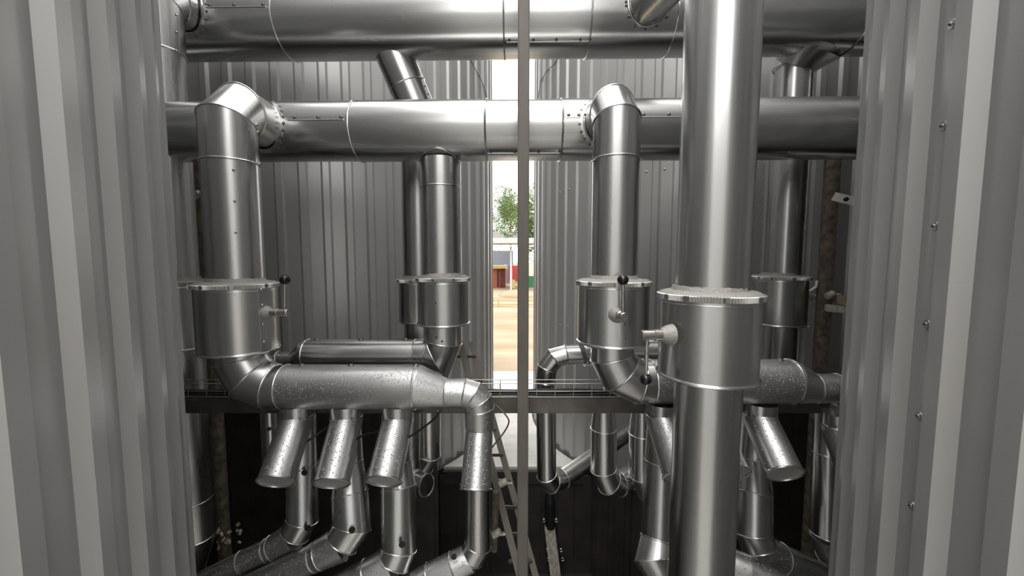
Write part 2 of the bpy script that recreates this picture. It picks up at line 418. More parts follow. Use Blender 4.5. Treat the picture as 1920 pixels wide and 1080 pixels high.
def hseam(t, parent, D0, z, r, pa, pb, ang, riv, rr=.016):
    """lap seam along a header; ang = degrees above the front"""
    ca, sa = math.cos(math.radians(ang)), math.sin(math.radians(ang)); off = Vector((0, -ca, sa)) * (r + .003)
    pj = lambda q: 960 + (q - 960) * (D0 - r * ca) / D0
    a, b = hdr(pj(pa), D0, z) + off, hdr(pj(pb), D0, z) + off
    bm = B(); tube(bm, [a, b], .006, 8); part(t, 'lap_seam', bm, M['bead'], parent)
    up = Vector((0, -ca, sa)); 
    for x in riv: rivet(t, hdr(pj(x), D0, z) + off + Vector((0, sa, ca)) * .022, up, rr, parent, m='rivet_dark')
hseam(t, lo[0], 3.78, zL, RL, 540, 645, 4, [552, 597, 640])
hseam(t, lo[3], 3.78, zL, RL, 1060, 1100, 5, [1066, 1085, 1098])
hseam(t, lo[3], 3.78, zL, RL, 1196, 1275, 5, [1206, 1253])
hseam(t, lo[2], 3.78, zL, RL, 914, 1053, -62, [920, 965, 990, 1010, 1050], .015)
RU = .335; DU = 4.42
zU = W(960, 111, DU - .1).z + RU * 1.04 + .07
t = T('header_pipe', 'upper horizontal header pipe in seamed aluminium jacket along the top of the view', 'pipe', hdr(960, DU, zU))
up = header_sections(t, DU, zU, RU, [508, 945, 1112, 1274, 1640], (250, 1800))
hseam(t, up[0], DU, zU, RU, 380, 500, 0, [394, 440, 494])
hseam(t, up[3], DU, zU, RU, 1120, 1175, 6, [1128])
hseam(t, up[2], DU, zU, RU, 950, 1108, -58, [955, 1000, 1043, 1088, 1106], .015)

# ------------------------------------------------------------------ risers
def upright(px, py_top, py_bot, D):
    c = W(px, 500, D); return Vector((c.x, D, W(px, py_top, D).z)), Vector((c.x, D, W(px, py_bot, D).z))
def saddle(t, parent, ring, m='rivet_dark'):
    c = sum(ring, Vector()) / len(ring)
# front left riser : up, elbow back into lower header
def riser_elbow(name_label, px, D, r, z_top_straight, zc, y_end, py_low, x_end_shift, beads_z, base):
    t = T('riser_pipe', name_label, 'pipe', base)
    X = W(px, 500, D).x; zs = z_top_straight
    rise = zc - zs
    p0 = Vector((X, D, base.z)); p1 = Vector((X, D, zs)); p2 = Vector((X + x_end_shift * .42, D + rise * .98, zc)); p3 = Vector((X + x_end_shift, y_end, zc))
    o = pipe(t, 'riser_jacket', [p0, p1], r)
    return t, o, X, p1, p2, p3
ZJT = zpx(527, 3.15); ZJB = zpx(645, 3.15)
DLf = 3.15; Xl, rLf = cyl(384, 497, 500, DLf)
zA = zpx(218, DLf) ; zB2 = zL + .012
t = T('riser_pipe', 'widest front left riser pipe with a mitred elbow turning back into the lower header', 'pipe', (Xl, DLf, ZJT - .1))
o = pipe(t, 'riser_jacket', [(Xl, DLf, ZJT - .02), (Xl, DLf, zpx(306, DLf))], rLf)
ring_at(t, o, (Xl, DLf, zpx(306, DLf)), (0, 0, 1), rLf + .003, .009)
hy = 3.78 - Xl * SL
e = [Vector((Xl, DLf, zpx(306, DLf))), Vector((Xl, DLf, zL - .15)), Vector((Xl, DLf + .15, zL)), Vector((Xl - .02, hy - .1, zL))]
o2 = pipe(t, 'elbow', e, [rLf] * 4, beads=(1, 2))
for y in (318, 377, 436, 495):
    p, n = on_v(440, DLf, rLf, 438 + (y - 318) * .035, y); rivet(t, p, n, .010, o)
for x, y in ((482, 234), (484, 248), (487, 307)):
    p, n = on_v(440, DLf, rLf, x, y); rivet(t, p, n, .012, o2)
def saddle_rivets(t, parent, X, z, r, a0, a1, n, D0, zc, R, rr=.016):
    """rivets where a pipe of radius r (axis at X,z along y) meets the header"""
    for i in range(n):
        a = math.radians(a0 + (a1 - a0) * i / (n - 1)); x = X + (r + .032) * math.cos(a); zz = z + (r + .032) * math.sin(a)
        dz = zz - zc
        if abs(dz) > R * .98: dz = math.copysign(R * .98, dz)
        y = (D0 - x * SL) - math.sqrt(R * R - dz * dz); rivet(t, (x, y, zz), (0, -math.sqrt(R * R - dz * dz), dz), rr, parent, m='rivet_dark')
def saddle_collar(t, parent, X, z, r, D0, zc, R, wd=.03):
    bm = B(); rows = []
    for rad, lift in ((r, .02), (r + .004, .008), (r + wd, .006), (r + wd, 0)):
        row = []
        for k in range(64):
            a = 2 * PI * k / 64; x = X + rad * math.cos(a); zz = z + rad * math.sin(a); dz = max(-R * .97, min(R * .97, zz - zc))
            zz = zc + dz; n = Vector((0, -math.sqrt(R * R - dz * dz), dz)) / R
            row.append(bm.verts.new(Vector((x, (D0 - x * SL) - math.sqrt(R * R - dz * dz), zz)) + n * lift))
        rows.append(row)
    for i in range(3):
        for k in range(64): bm.faces.new((rows[i][k], rows[i][(k + 1) % 64], rows[i + 1][(k + 1) % 64], rows[i + 1][k]))
    return part(t, 'saddle_collar', bm, M['bead'], parent)
saddle_collar(t, o2, Xl - .02, zL, rLf, 3.78, zL, RL)
saddle_rivets(t, o2, Xl - .02, zL, rLf, -75, 70, 11, 3.78, zL, RL)
# front right (middle) riser
Dm = 3.15; Xm, rm = cyl(1108, 1195, 490, Dm)
t = T('riser_pipe', 'slimmer front riser pipe right of the post, its elbow turning back into the lower header', 'pipe', (Xm, Dm, ZJT - .1))
o = pipe(t, 'riser_jacket', [(Xm, Dm, ZJT - .02), (Xm, Dm, zpx(300, Dm))], rm)
ring_at(t, o, (Xm, Dm, zpx(300, Dm)), (0, 0, 1), rm + .003, .008)
hy = 3.78 - Xm * SL
e = [Vector((Xm, Dm, zpx(300, Dm))), Vector((Xm, Dm, zL - .14)), Vector((Xm, Dm + .14, zL)), Vector((Xm - .02, hy - .1, zL))]
o2 = pipe(t, 'elbow', e, rm, beads=(1, 2))
saddle_collar(t, o2, Xm - .02, zL, rm, 3.78, zL, RL); saddle_rivets(t, o2, Xm - .02, zL, rm, 20, 340, 20, 3.78, zL, RL)
# thick nearest riser
Dc = 2.35; Xc, rc = cyl(1267, 1410, 500, Dc)
t = T('riser_pipe', 'nearest straight riser pipe running full height through the black-lever jacket at right', 'pipe', (Xc, Dc, -2.6))
o = pipe(t, 'riser_jacket', [(Xc, Dc, zpx(550, Dc)), (Xc, Dc, 2.6)], rc)
o = pipe(t, 'lower_jacket', [(Xc, Dc, -2.6), (Xc, Dc, zpx(702, Dc) + .01)], rc - .012)
# near-left-edge riser, elbow into the upper header
De = 3.86; re = .2; Xe, _ = cyl(272, 367, 420, De)
t = T('riser_pipe', 'leftmost riser pipe half hidden behind the near left tank edge', 'pipe', (Xe, De, zpx(540, De)))
o = pipe(t, 'riser_jacket', [(Xe, De, ZJT - .03), (Xe, De, zpx(100, De))], re)
ring_at(t, o, (Xe, De, zpx(100, De)), (0, 0, 1), re + .003, .009)
hyU = DU - Xe * SL
e = [Vector((Xe, De, zpx(100, De))), Vector((Xe, De, zU - .15)), Vector((Xe, De + .15, zU)), Vector((Xe + .03, hyU - .1, zU))]
o2 = pipe(t, 'elbow', e, re, beads=(1, 2))
saddle_collar(t, o2, Xe + .03, zU, re, DU, zU, RU); saddle_rivets(t, o2, Xe + .03, zU, re, -80, 80, 10, DU, zU, RU)
for y in (28, 60, 95):
    p, n = on_v(366 - re * FPX / De, De, re, 331, y); rivet(t, p, n, .012, o)
bm = B(); p1_, n1 = on_v(366 - re * FPX / De, De, re, 333, 30); p2_, _ = on_v(366 - re * FPX / De, De, re, 333, 96); p2_.x, p2_.y = p1_.x, p1_.y
tube(bm, [p1_, p2_], .005, 8); part(t, 'lap_seam', bm, M['bead'], o)
bj = zpx(648, De)
o3 = pipe(t, 'lower_jacket', [(Xe, De, zpx(648, De)), (Xe, De, zpx(935, De)), (Xe, De, zpx(1000, De)), (Xe - .12, De, zpx(1060, De)), (Xe - .5, De, zpx(1120, De))], re + .01, beads=(1, 2, 3))
for k in range(14):
    y = 660 + k * 24; p, n = on_v(371 - re * FPX / De + (y - 650) * .07, De, re, 371 + (y - 650) * .083, y)
p, n = on_v(388 - re * FPX / De, De, re + .01, 375, 1028); hole(t, o3, p, n, .022)
# back left riser from lower header
Db = 3.80; Xb, rb = cyl(790, 865, 450, Db)
t = T('riser_pipe', 'back riser pipe left of the gap hanging from the underside of the lower header', 'pipe', (Xb, Db, zpx(650, Db)))
o = pipe(t, 'riser_jacket', [(Xb, Db, zpx(524, Db)), (Xb, Db, zpx(350, Db)), (Xb, Db, zpx(300, Db))], rb)
ring_at(t, o, (Xb, Db, zpx(352, Db)), (0, 0, 1), rb + .003, .008); 
# saddle ring under the header
u = []
for k in range(64):
    a = 2 * PI * k / 64; x, y = Xb + (rb + .004) * math.cos(a), Db + (rb + .004) * math.sin(a); dy = y - (3.78 - x * SL); u.append(Vector((x, y, zL - math.sqrt(max(.001, RL ** 2 - dy * dy)) - .012)))
bm = B(); loop_tube(bm, u, .009); part(t, 'saddle_bead', bm, M['bead'], o)
bm = B(); zj = zpx(607, Db); zE = zpx(664, Db); Xs = W(812, 664, Db).x
e = [Vector((Xb, Db, zj)), Vector((Xb, Db, zpx(640, Db))), Vector((Xb - .055, Db, zE - .03)), Vector((Xb - .17, Db, zE - .0)), Vector((Xb - .28, Db, zE + .0))]
o2 = pipe(t, 'elbow', e, [rb - .005, rb - .005, rb - .02, .16, .150], beads=(1, 2, 3, 4), br=.006)
for x, y in ((818, 633), (829, 640)):
    p, n = on_v(826, Db, rb, x, y); rivet(t, p, n, .012, o2, m='rivet_dark')
Xh2 = W(577, 660, Db).x
o3 = pipe(t, 'horizontal_jacket', [(Xb - .28, Db, zE), (Xh2, Db, zE)], .148, m='alu_h', beads=(1,))
zS = zE - .148 + .09
pipe(t, 'reducer', [(Xh2, Db, zE), (Xh2 - .02, Db, zE), (W(552, 660, Db).x, Db, zS), (W(548, 660, Db).x, Db, zS)], [.148, .146, .09, .088])
o4 = pipe(t, 'end_jacket', [(W(552, 660, Db).x, Db, zS), (W(524, 660, Db).x, Db, zS), (W(508, 660, Db).x, Db, zS - .04), (W(500, 660, Db).x, Db, zS - .12), (W(499, 660, Db).x, Db, -2.3)], .085, beads=(1, 2))
hole(t, o4, Vector((W(499, 660, Db).x + .04, Db - .076, zpx(798, Db))), (.45, -.9, 0), .02)
for x in (594, 677, 761):
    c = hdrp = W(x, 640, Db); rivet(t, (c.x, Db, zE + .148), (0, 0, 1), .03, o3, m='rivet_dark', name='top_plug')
# second back left riser behind it, angled from upper header
D2 = 4.62; r2 = .2; X2, _ = cyl(754, 819, 450, D2)
t = T('riser_pipe', 'second back left riser, slanting down from the upper header then dropping behind the lower one', 'pipe', (X2, D2, zpx(650, D2)))
a = W(702, 15, 4.46); a2 = Vector((X2, D2, zpx(205, D2)))
o = pipe(t, 'slanted_jacket', [a, a.lerp(a2, .76), a2, (X2, D2, zpx(260, D2))], r2 + .01, beads=(1, 2))
for k in range(5):
    c = a.lerp(a2, .6 + k * .08); rivet(t, c + Vector((.19, -.09, .05)), (.9, -.42, .1), .012, o, m='rivet')
pipe(t, 'riser_jacket', [(X2, D2, zpx(260, D2)), (X2, D2, zpx(527, D2))], r2); pipe(t, 'lower_jacket', [(X2, D2, zpx(600, D2)), (X2, D2, zpx(700, D2))], r2)
# back right riser from upper header
D3 = 4.62; X3, r3 = cyl(1442, 1515, 350, D3)
t = T('riser_pipe', 'back right riser pipe dropping from the flared underside of the upper header', 'pipe', (X3, D3, zpx(700, D3)))
bm = B(); rg = []
o = pipe(t, 'flare', [(X3 + .05, D3 - .1, zpx(98, D3)), (X3 + .0, D3, zpx(124, D3))], [.36, r3 + .025])
ring_at(t, o, (X3, D3, zpx(125, D3)), (0, 0, 1), r3 + .022, .009)
o = pipe(t, 'riser_jacket', [(X3, D3, zpx(522, D3)), (X3, D3, zpx(124, D3))], r3); pipe(t, 'lower_jacket', [(X3, D3, zpx(700, D3)), (X3, D3, zpx(605, D3))], r3)
for y in (132, 165, 320, 360, 400, 440):
    p, n = on_v(1481, D3, r3, 1449, y)
# diagonal pipe at the top right joining the upper header from the front
Xd = W(1216, 50, DU - RU).x
t = T('branch_pipe', 'slanting branch pipe entering the front of the upper header near the top centre', 'pipe', W(1290, -60, 3.3))
dA = W(1203, 20, DU - .2); dB = W(1300, -88, 3.35)
o = pipe(t, 'branch_jacket', [dA, dB], .20)
dn = (dB - dA).normalized()
bx, bz = basis(dn)
saddle_pts = []
for k in range(40):
    a_ = 2 * PI * k / 40; q = dA + (bx * math.cos(a_) + bz * math.sin(a_)) * .21
    # march along dn to header surface
    s = 0
    for _ in range(200):
        x = q + dn * s; dyz = math.hypot(x.y - (DU - x.x * SL), x.z - zU)
        if dyz > RU + .004: break
        s += .005
    saddle_pts.append(x)
bm = B(); loop_tube(bm, saddle_pts, .010); sb = part(t, 'saddle_bead', bm, M['bead'], o)
for k in range(0, 40, 3):
    x = saddle_pts[k]; n = Vector((0, x.y - (DU - x.x * SL), x.z - zU)).normalized(); rivet(t, x + n * .006 + (x - dA).cross(dn).cross(dn).normalized() * -.02, n, .013, o, m='rivet_dark')

# ------------------------------------------------------------------ valve jackets
def jacket(label, X, D, r, ztop, zbot, rp, grp=None, bands=True):
    t = T('valve_jacket', label, 'valve jacket', (X, D, zbot))
    bm = B(); tube(bm, [(X, D, zbot), (X, D, zbot + .004), (X, D, ztop - .02)], [r - .01, r, r], 96); o = part(t, 'shell', bm, M['alu'])
    ring_at(t, o, (X, D, zbot + .004), (0, 0, 1), r + .001, .011)
    ring_at(t, o, (X, D, ztop - .052), (0, 0, 1), r, .004)
    # toothed band on the rim
    bm = B(); N = 240; rows = []
    for zz, rr in ((ztop - .036, r + .004), (ztop - .034, r + .012), (ztop - .004, r + .014), (ztop, r + .006)):
        rows.append([bm.verts.new((X + (rr + (.006 if (k % 2) else -.002)) * math.cos(2 * PI * k / N), D + (rr + (.006 if (k % 2) else -.002)) * math.sin(2 * PI * k / N), zz)) for k in range(N)])
    for i in range(3):
        for k in range(N): bm.faces.new((rows[i][k], rows[i][(k + 1) % N], rows[i + 1][(k + 1) % N], rows[i + 1][k]))
    bm.faces.new(rows[-1]); part(t, 'toothed_band', bm, M['serr'], smooth=False)
    bm = B(); random.seed(int(abs(X) * 1000)); rings = []
    K = 64
    for rr, zz in ((r + .002, .000), (r - .01, .010), (rp + .05, .014), (rp + .012, .02), (rp + .004, .045), (rp - .01, .045)):
        rings.append([bm.verts.new((X + (rr + random.uniform(-.003, .003)) * math.cos(2 * PI * k / K), D + (rr + random.uniform(-.003, .003)) * math.sin(2 * PI * k / K), ztop + zz + random.uniform(-.003, .003) * (0 if zz == 0 else 1))) for k in range(K)])
    for i in range(len(rings) - 1):
        for k in range(K): bm.faces.new((rings[i][k], rings[i][(k + 1) % K], rings[i + 1][(k + 1) % K], rings[i + 1][k]))
    part(t, 'sealant', bm, M['putty'])
    for a in (-100, -60, -140, -15, 195):
        a = math.radians(a); bm = B(); c = Vector((X + (r + .016) * math.cos(a), D + (r + .016) * math.sin(a), ztop - .016)); box(bm, c, (.022, .022, .03), Matrix.Rotation(a, 3, 'Z')); part(t, 'clip', bm, M['rivet'])
    return t, o
def lever(t, root, dirn, L, rod, rs=.035, ball=.038, off=.03):
    root, dirn, rod = Vector(root), Vector(dirn).normalized(), Vector(rod)
    bm = B(); tube(bm, [root - dirn * .02, root + dirn * .012, root + dirn * .035, root + dirn * .05], [rs * 1.9, rs * 1.7, rs * 1.35, rs * 1.1], 32); part(t, 'spindle_seal', bm, M['putty'])
    bm = B(); tube(bm, [root, root + dirn * (L * .55), root + dirn * (L * .55 + .004), root + dirn * (L - .005), root + dirn * L], [rs * 1.05, rs * 1.05, rs * .92, rs * .92, rs * .8], 32); sp = part(t, 'spindle', bm, M['stain'])
    a = root + dirn * (L - off); b = a + rod; bm = B(); tube(bm, [a, b], .0115, 16); rd = part(t, 'lever_rod', bm, M['stain'])
    bm = B(); sphere(bm, b, ball, .93); part(t, 'knob', bm, M['knob'], rd)
rJ = .30
jl, o = jacket('largest left valve jacket, lever pointing up with a black knob to its right', Xl - .005, DLf, cyl(368, 528, 600, DLf)[1], zpx(531, DLf), zpx(655, DLf), rLf)
sr = W(507, 585, DLf - .05); lever(jl, (sr.x - .02, DLf - .08, sr.z), (1, -.08, .0), .19, W(540, 524, DLf - .08) - W(540, 586, DLf - .08), .032, .043, .028)
bm = B(); aa = math.radians(-18); c = Vector((Xl - .01 + .296 * math.cos(aa), DLf + .296 * math.sin(aa), (zpx(535, DLf) + zpx(655, DLf)) / 2)); box(bm, c, (.012, .09, .5), Matrix.Rotation(aa, 3, 'Z')); part(jl, 'lap_strip', bm, M['alu'], o)
for y in (543, 572, 607, 640):
    rivet(jl, (c.x + .003, c.y - .02, zpx(y, c.y)), (math.cos(aa), math.sin(aa), 0), .013, o)
jm, o = jacket('valve jacket right of the post, lever pointing up across its front', Xm, Dm, cyl(1086, 1220, 600, Dm)[1], zpx(526, Dm), zpx(640, Dm), rm)
pm, nm = on_v(1153, Dm, .28, 1158, 590); L = Dm
lever(jm, pm, (.12, -1, 0), .13, W(1173, 525, pm.y - .1) - W(1173, 594, pm.y - .1), .036, .041, .03)
for y in (607, 633):
    p, n = on_v(1153, Dm, .28, 1171, y); rivet(jm, p, n, .012, o, m='rivet_dark')
jc, o = jacket('biggest nearest valve jacket, lever hanging down with a black knob to its left', cyl(1235, 1429, 620, Dc)[0], Dc, cyl(1235, 1429, 620, Dc)[1], zpx(549, Dc), zpx(702, Dc), rc)
sl = W(1240, 625, Dc - .08); lever(jc, (sl.x + .03, Dc - .12, sl.z), (-1, -.1, 0), .17, W(1203, 708, Dc - .12) - W(1205, 626, Dc - .12), .033, .036, .035)
for y in (597, 650):
    p, n = on_v(1334, Dc, .285, 1239, y); rivet(jc, p, n, .009, o)
bm = B(); p, n = on_v(1334, Dc, .285, 1242, 640); q = Vector((p.x, p.y, (zpx(560, Dc) + zpx(695, Dc)) / 2)); box(bm, q, (.012, .07, .36), Matrix.Rotation(math.atan2(n.y, n.x), 3, 'Z')); part(jc, 'lap_strip', bm, M['alu'], o)
je, o = jacket('leftmost valve jacket, mostly behind the near left tank and the largest left jacket', Xe, De, .275, zpx(527, De), zpx(650, De), re)
jb, o = jacket('small back valve jacket just left of the bright gap, without a lever', Xb + .01, Db, cyl(784, 881, 560, Db)[1], zpx(520, Db), zpx(606, Db), rb)
for y in (530, 568, 606):
    p, n = on_v(832, Db, .255, 817, y); rivet(jb, p, n, .010, o, m='rivet_dark')
j2, o = jacket('farthest left valve jacket, half hidden behind the small back one', X2, D2, .262, zpx(523, D2), zpx(601, D2), r2)
X3j = W(1464, 500, D3).x
j3, o = jacket('back right valve jacket, its lever lying level towards the right', cyl(1406, 1519, 560, D3)[0], D3, cyl(1406, 1519, 560, D3)[1], zpx(518, D3), zpx(606, D3), r3)
s3 = W(1518, 556, D3 - .1); lever(j3, (s3.x - .01, D3 - .1, s3.z), (1, -.1, 0), .09, W(1561, 563, D3 - .1) - W(1532, 558, D3 - .1), .028, .045, .03)

# ------------------------------------------------------------------ front manifolds (elbow, horizontal body, reducer, small elbow)
def manifold(label, X, D, rr, zin, s, zH, rH, xpx, rS, zS, leg_px, py_leg):
    """s=+1 runs to the right"""
    t = T('manifold_pipe', label, 'pipe', (X, D, zH))
    k = rr / .2
    e = [Vector((X, D, zin)), Vector((X, D, zH + .235 * k + .0)), Vector((X + s * .085 * k, D, zH + .07)), Vector((X + s * .25 * k, D, zH)), Vector((X + s * .36 * k, D, zH)), Vector((W(xpx[0], 720, D).x, D, zH))]
    o = pipe(t, 'elbow', e, [rr - .012, rr - .01, lerp(rr, rH, .4), lerp(rr, rH, .9), rH, rH], m='alu', beads=(1, 2, 3, 4))
    x1 = W(xpx[1], 720, D).x
    o = pipe(t, 'body', [e[4], (x1, D, zH)], rH + .001, m='alu_wet', beads=(1,))
    x2 = W(xpx[2], 720, D).x
    pipe(t, 'reducer', [(x1, D, zH), (x1 + s * .01, D, zH), (x2 - s * .01, D, zS), (x2, D, zS)], [rH, rH, rS, rS], m='alu_wet', beads=(3,), br=.006)
    x3 = W(xpx[3], 740, D).x; lg = W(leg_px, 780, D).x
    e = [Vector((x2, D, zS)), Vector((x3, D, zS))]
    dx = abs(lg - x3)
    e += [Vector((x3 + s * dx * .52, D, zS - dx * .16)), Vector((x3 + s * dx * .9, D, zS - dx * .55)), Vector((lg, D, zS - dx * 1.05)), Vector((lg, D, zpx(py_leg, D)))]
    o = pipe(t, 'end_elbow', e, rS, m='alu_wet', beads=(1, 2, 3, 4), br=.006)
    return t, x1, x2
zH = zpx(725, 3.15); rH = .182; zS = zH - rH + .125
mL, _, _ = manifold('left front manifold pipe, wet with raindrops, running right from the largest jacket', Xl, DLf, rLf, zpx(640, DLf), 1, zH, rH, (506, 781, 836, 870), .122, zS, 899, 800)
zHr = zpx(715, 3.15)
mR, _, _ = manifold('right front manifold pipe, wet with raindrops, running right behind the nearest riser', Xm, Dm, rm, zpx(630, Dm), 1, zHr, rH, (1225, 1480, 1528, 1566), .120, zHr - rH + .123, 1590, 800)
for x in (566, 658, 780):
    c = W(x, 683, DLf); rivet(mL, (c.x, DLf, zH + rH), (0, 0, 1), .028, None, m='rivet_dark', name='top_plug')
c = W(1462, 683, Dm); rivet(mR, (c.x, Dm, zHr + rH), (0, 0, 1), .028, None, m='rivet_dark', name='top_plug')
# stubs
def stub(label, top, end, r=.128, Dt=3.15, De_=2.78, r_end=None, grp=None, zz=None, hollow=False, m='alu_wet'):
    a, b = W(top[0], top[1], Dt), W(end[0], end[1], De_); t = T('pipe_stub', label, 'pipe stub', b, grp)
    d = (b - a).normalized(); k = Vector((a.x, a.y, a.z + .12))
    o = pipe(t, 'neck', [k, a + Vector((0, 0, .015))], r * 1.0, m='alu'); ring_at(t, o, a + Vector((0, 0, .012)), (0, 0, 1), r + .001, .006)
    for a_ in (-50, -95, -140):
        a_ = math.radians(a_); rivet(t, a + Vector((r * math.cos(a_), r * math.sin(a_), .035)), (math.cos(a_), math.sin(a_), 0), .010, o, m='rivet_dark')
    re_ = r_end or r
    o = pipe(t, 'barrel', [a + Vector((0, 0, .012)), a - Vector((0, 0, .02)) , b], [r, r, re_], m=m, caps=(True, False))
    ring_at(t, o, b, d, re_ + .001, .0085)
    bm = B()
    if hollow: tube(bm, [b - d * .10, b - d * .1 + d * .004], re_ - .004, 48)
    else: tube(bm, [b - d * .012, b - d * .004], re_ - .002, 64)
    part(t, 'end_cap', bm, M['cap'], o)
    for sgn in (-1,):
        sd = d.cross(Vector((0, 1, 0))).normalized()
        rivet(t, b - d * .03 + Vector((-(re_ + .004), 0, 0)), (-1, 0, 0), .011, o)
    return t
stub('capped wet stub slanting forward under the left manifold, leftmost of its three', (556, 783), (517, 903))
stub('capped wet stub slanting forward under the left manifold, middle of its three', (650, 783), (622, 906))
stub('capped wet stub slanting forward under the left manifold, rightmost of its three', (746, 783), (720, 902))
stub('capped wet stub under the end elbow of the left manifold, beside the gap', (899, 800), (892, 917), r=.113, De_=2.92, r_end=.122, hollow=True)
stub('capped stub on the left flank of the nearest riser, half covered by it', (1240, 780), (1276, 893))
stub('capped stub peeping out on the right of the nearest riser', (1328, 780), (1372, 888))
stub('capped wet stub fully in view right of the nearest riser', (1424, 780), (1471, 888))
stub('capped stub under the right manifold end, cut by the near right tank', (1572, 800), (1606, 900), r=.118, De_=3.05)

# ------------------------------------------------------------------ lower drop pipes
def drop(label, pts, rads, beads=(), holes=(), m='alu', mi=None, gore=True):
    P = [W(*p) for p in pts]; t = T('drop_pipe', label, 'pipe', P[-1])
    o = pipe(t, 'drop_jacket', P[:mi + 1] if mi else P, rads[:mi + 1] if mi else rads, m=m, beads=[b for b in beads if not mi or b <= mi], br=.0065)
    if mi:
        o2 = pipe(t, 'foot_run', P[mi:], rads[mi:], m='alu_wet', beads=[b - mi for b in beads if b > mi], br=.0065)
    for (x, y, D, r) in holes:
        p, n = W(x, y, D), Vector((.1, -1, .1)); hole(t, o, p, n, r)
    return t
drop('left drop pipe behind the leftmost stub, bending away to the lower left', [(566, 768, 3.35), (566, 872, 3.33), (567, 975, 3.25), (552, 1003, 3.22), (512, 1027, 3.2), (502, 1032, 3.2), (455, 1054, 3.18), (380, 1092, 3.15)], [.115, .128, .128, .125, .105, .098, .096, .094], (1, 2, 3, 4, 5, 6), [(571, 886, 3.195, .026), (577, 990, 3.13, .026)], mi=3)
drop('left drop pipe behind the middle stub, with a black plug near its bend', [(650, 768, 3.45), (653, 866, 3.4), (656, 925, 3.3), (660, 988, 3.2), (640, 1018, 3.15), (600, 1040, 3.1), (590, 1045, 3.1), (490, 1093, 3.05), (400, 1135, 3.0)], [.12, .13, .156, .156, .15, .122, .115, .113, .11], (1, 2, 3, 4, 5, 6), [(660, 994, 3.04, .027)], mi=4)
drop('left drop pipe behind the rightmost stub, with a black plug near its bend', [(742, 768, 3.45), (742, 868, 3.4), (747, 915, 3.3), (747, 1030, 3.15), (735, 1058, 3.1), (690, 1082, 3.05), (560, 1150, 2.95)], [.125, .14, .152, .150, .146, .14, .135], (1, 2, 3, 4, 5), [(754, 1021, 3.00, .027)], mi=4)
drop('drop pipe below the end elbow stub, nearest to the ladder', [(897, 850, 3.2), (896, 925, 3.2), (896, 1022, 3.2), (882, 1046, 3.18), (850, 1062, 3.15), (806, 1082, 3.12), (740, 1118, 3.08)], [.104, .104, .112, .115, .118, .112, .11], (2, 3, 4, 5), [(851, 1044, 3.03, .024)], mi=3)
drop('right drop pipe left of the nearest riser, bending forward at the bottom', [(1246, 768, 3.3), (1243, 865, 3.25), (1238, 1012, 3.1), (1232, 1050, 3.0), (1262, 1100, 2.9), (1340, 1160, 2.8)], [.14, .155, .160, .17, .15, .14], (1, 2, 3, 4))
drop('right drop pipe just right of the nearest riser, turning away to the lower right', [(1420, 768, 3.5), (1414, 862, 3.45), (1414, 925, 3.3), (1413, 1000, 3.2), (1424, 1030, 3.15), (1462, 1048, 3.16), (1540, 1082, 3.2), (1590, 1104, 3.22)], [.12, .13, .146, .146, .142, .13, .12, .118], (1, 2, 3, 4, 5), mi=4)
drop('right drop pipe beside the near right tank edge', [(1556, 768, 3.45), (1554, 850, 3.4), (1552, 1000, 3.35), (1565, 1035, 3.35), (1605, 1062, 3.4)], [.12, .125, .14, .15, .13], (1, 2, 3), mi=2)
drop('foot pipe emerging low to the right of the nearest riser', [(1335, 1042, 2.95), (1400, 1072, 2.85), (1470, 1110, 2.75)], [.12, .12, .12], (), m='alu_wet')
# back drop pipes
drop('slim back drop pipe right of the post, elbowing at foot towards the right tank', [(1150, 655, 3.85), (1096, 660, 3.85), (1089, 664, 3.85), (1062, 665, 3.85), (1040, 671, 3.85), (1026, 690, 3.85), (1023, 716, 3.85), (1025, 890, 3.85), (1035, 905, 3.92), (1055, 898, 4.02), (1186, 806, 5.0)], [.14, .14, .1, .1, .1, .1, .1, .1, .1, .1, .1], (1, 3, 4, 5, 6, 7, 8, 9), m='alu')
drop('tapered back drop pipe right of the post, its elbow low behind the beam', [(1132, 768, 3.85), (1132, 803, 3.85), (1132, 878, 3.85), (1142, 903, 3.88), (1160, 908, 3.95), (1256, 838, 4.62)], [.105, .132, .132, .130, .12, .115], (1, 2, 3, 4))
drop('back drop pipe tucked beside the right drop pipe, left of the nearest riser', [(1205, 768, 3.85), (1205, 812, 3.85), (1205, 887, 3.85), (1216, 915, 3.9), (1250, 915, 4.0)], [.11, .138, .138, .13, .12], (1, 2, 3))
drop('short back drop pipe seen between the third stub and the left end elbow', [(804, 760, 3.95), (804, 850, 3.95), (795, 868, 3.98), (700, 890, 4.2)], [.125, .125, .12, .11], (1, 2))
drop('back drop pipe ending in a cut elbow right of the third stub', [(768, 760, 3.8), (768, 890, 3.8), (778, 905, 3.7), (800, 910, 3.62)], [.11, .11, .11, .105], (1, 2, 3))
t0 = drop('back pipe body behind the right jackets at manifold height', [(1095, 660, 3.87), (1330, 660, 3.87)], [.15, .15], ())

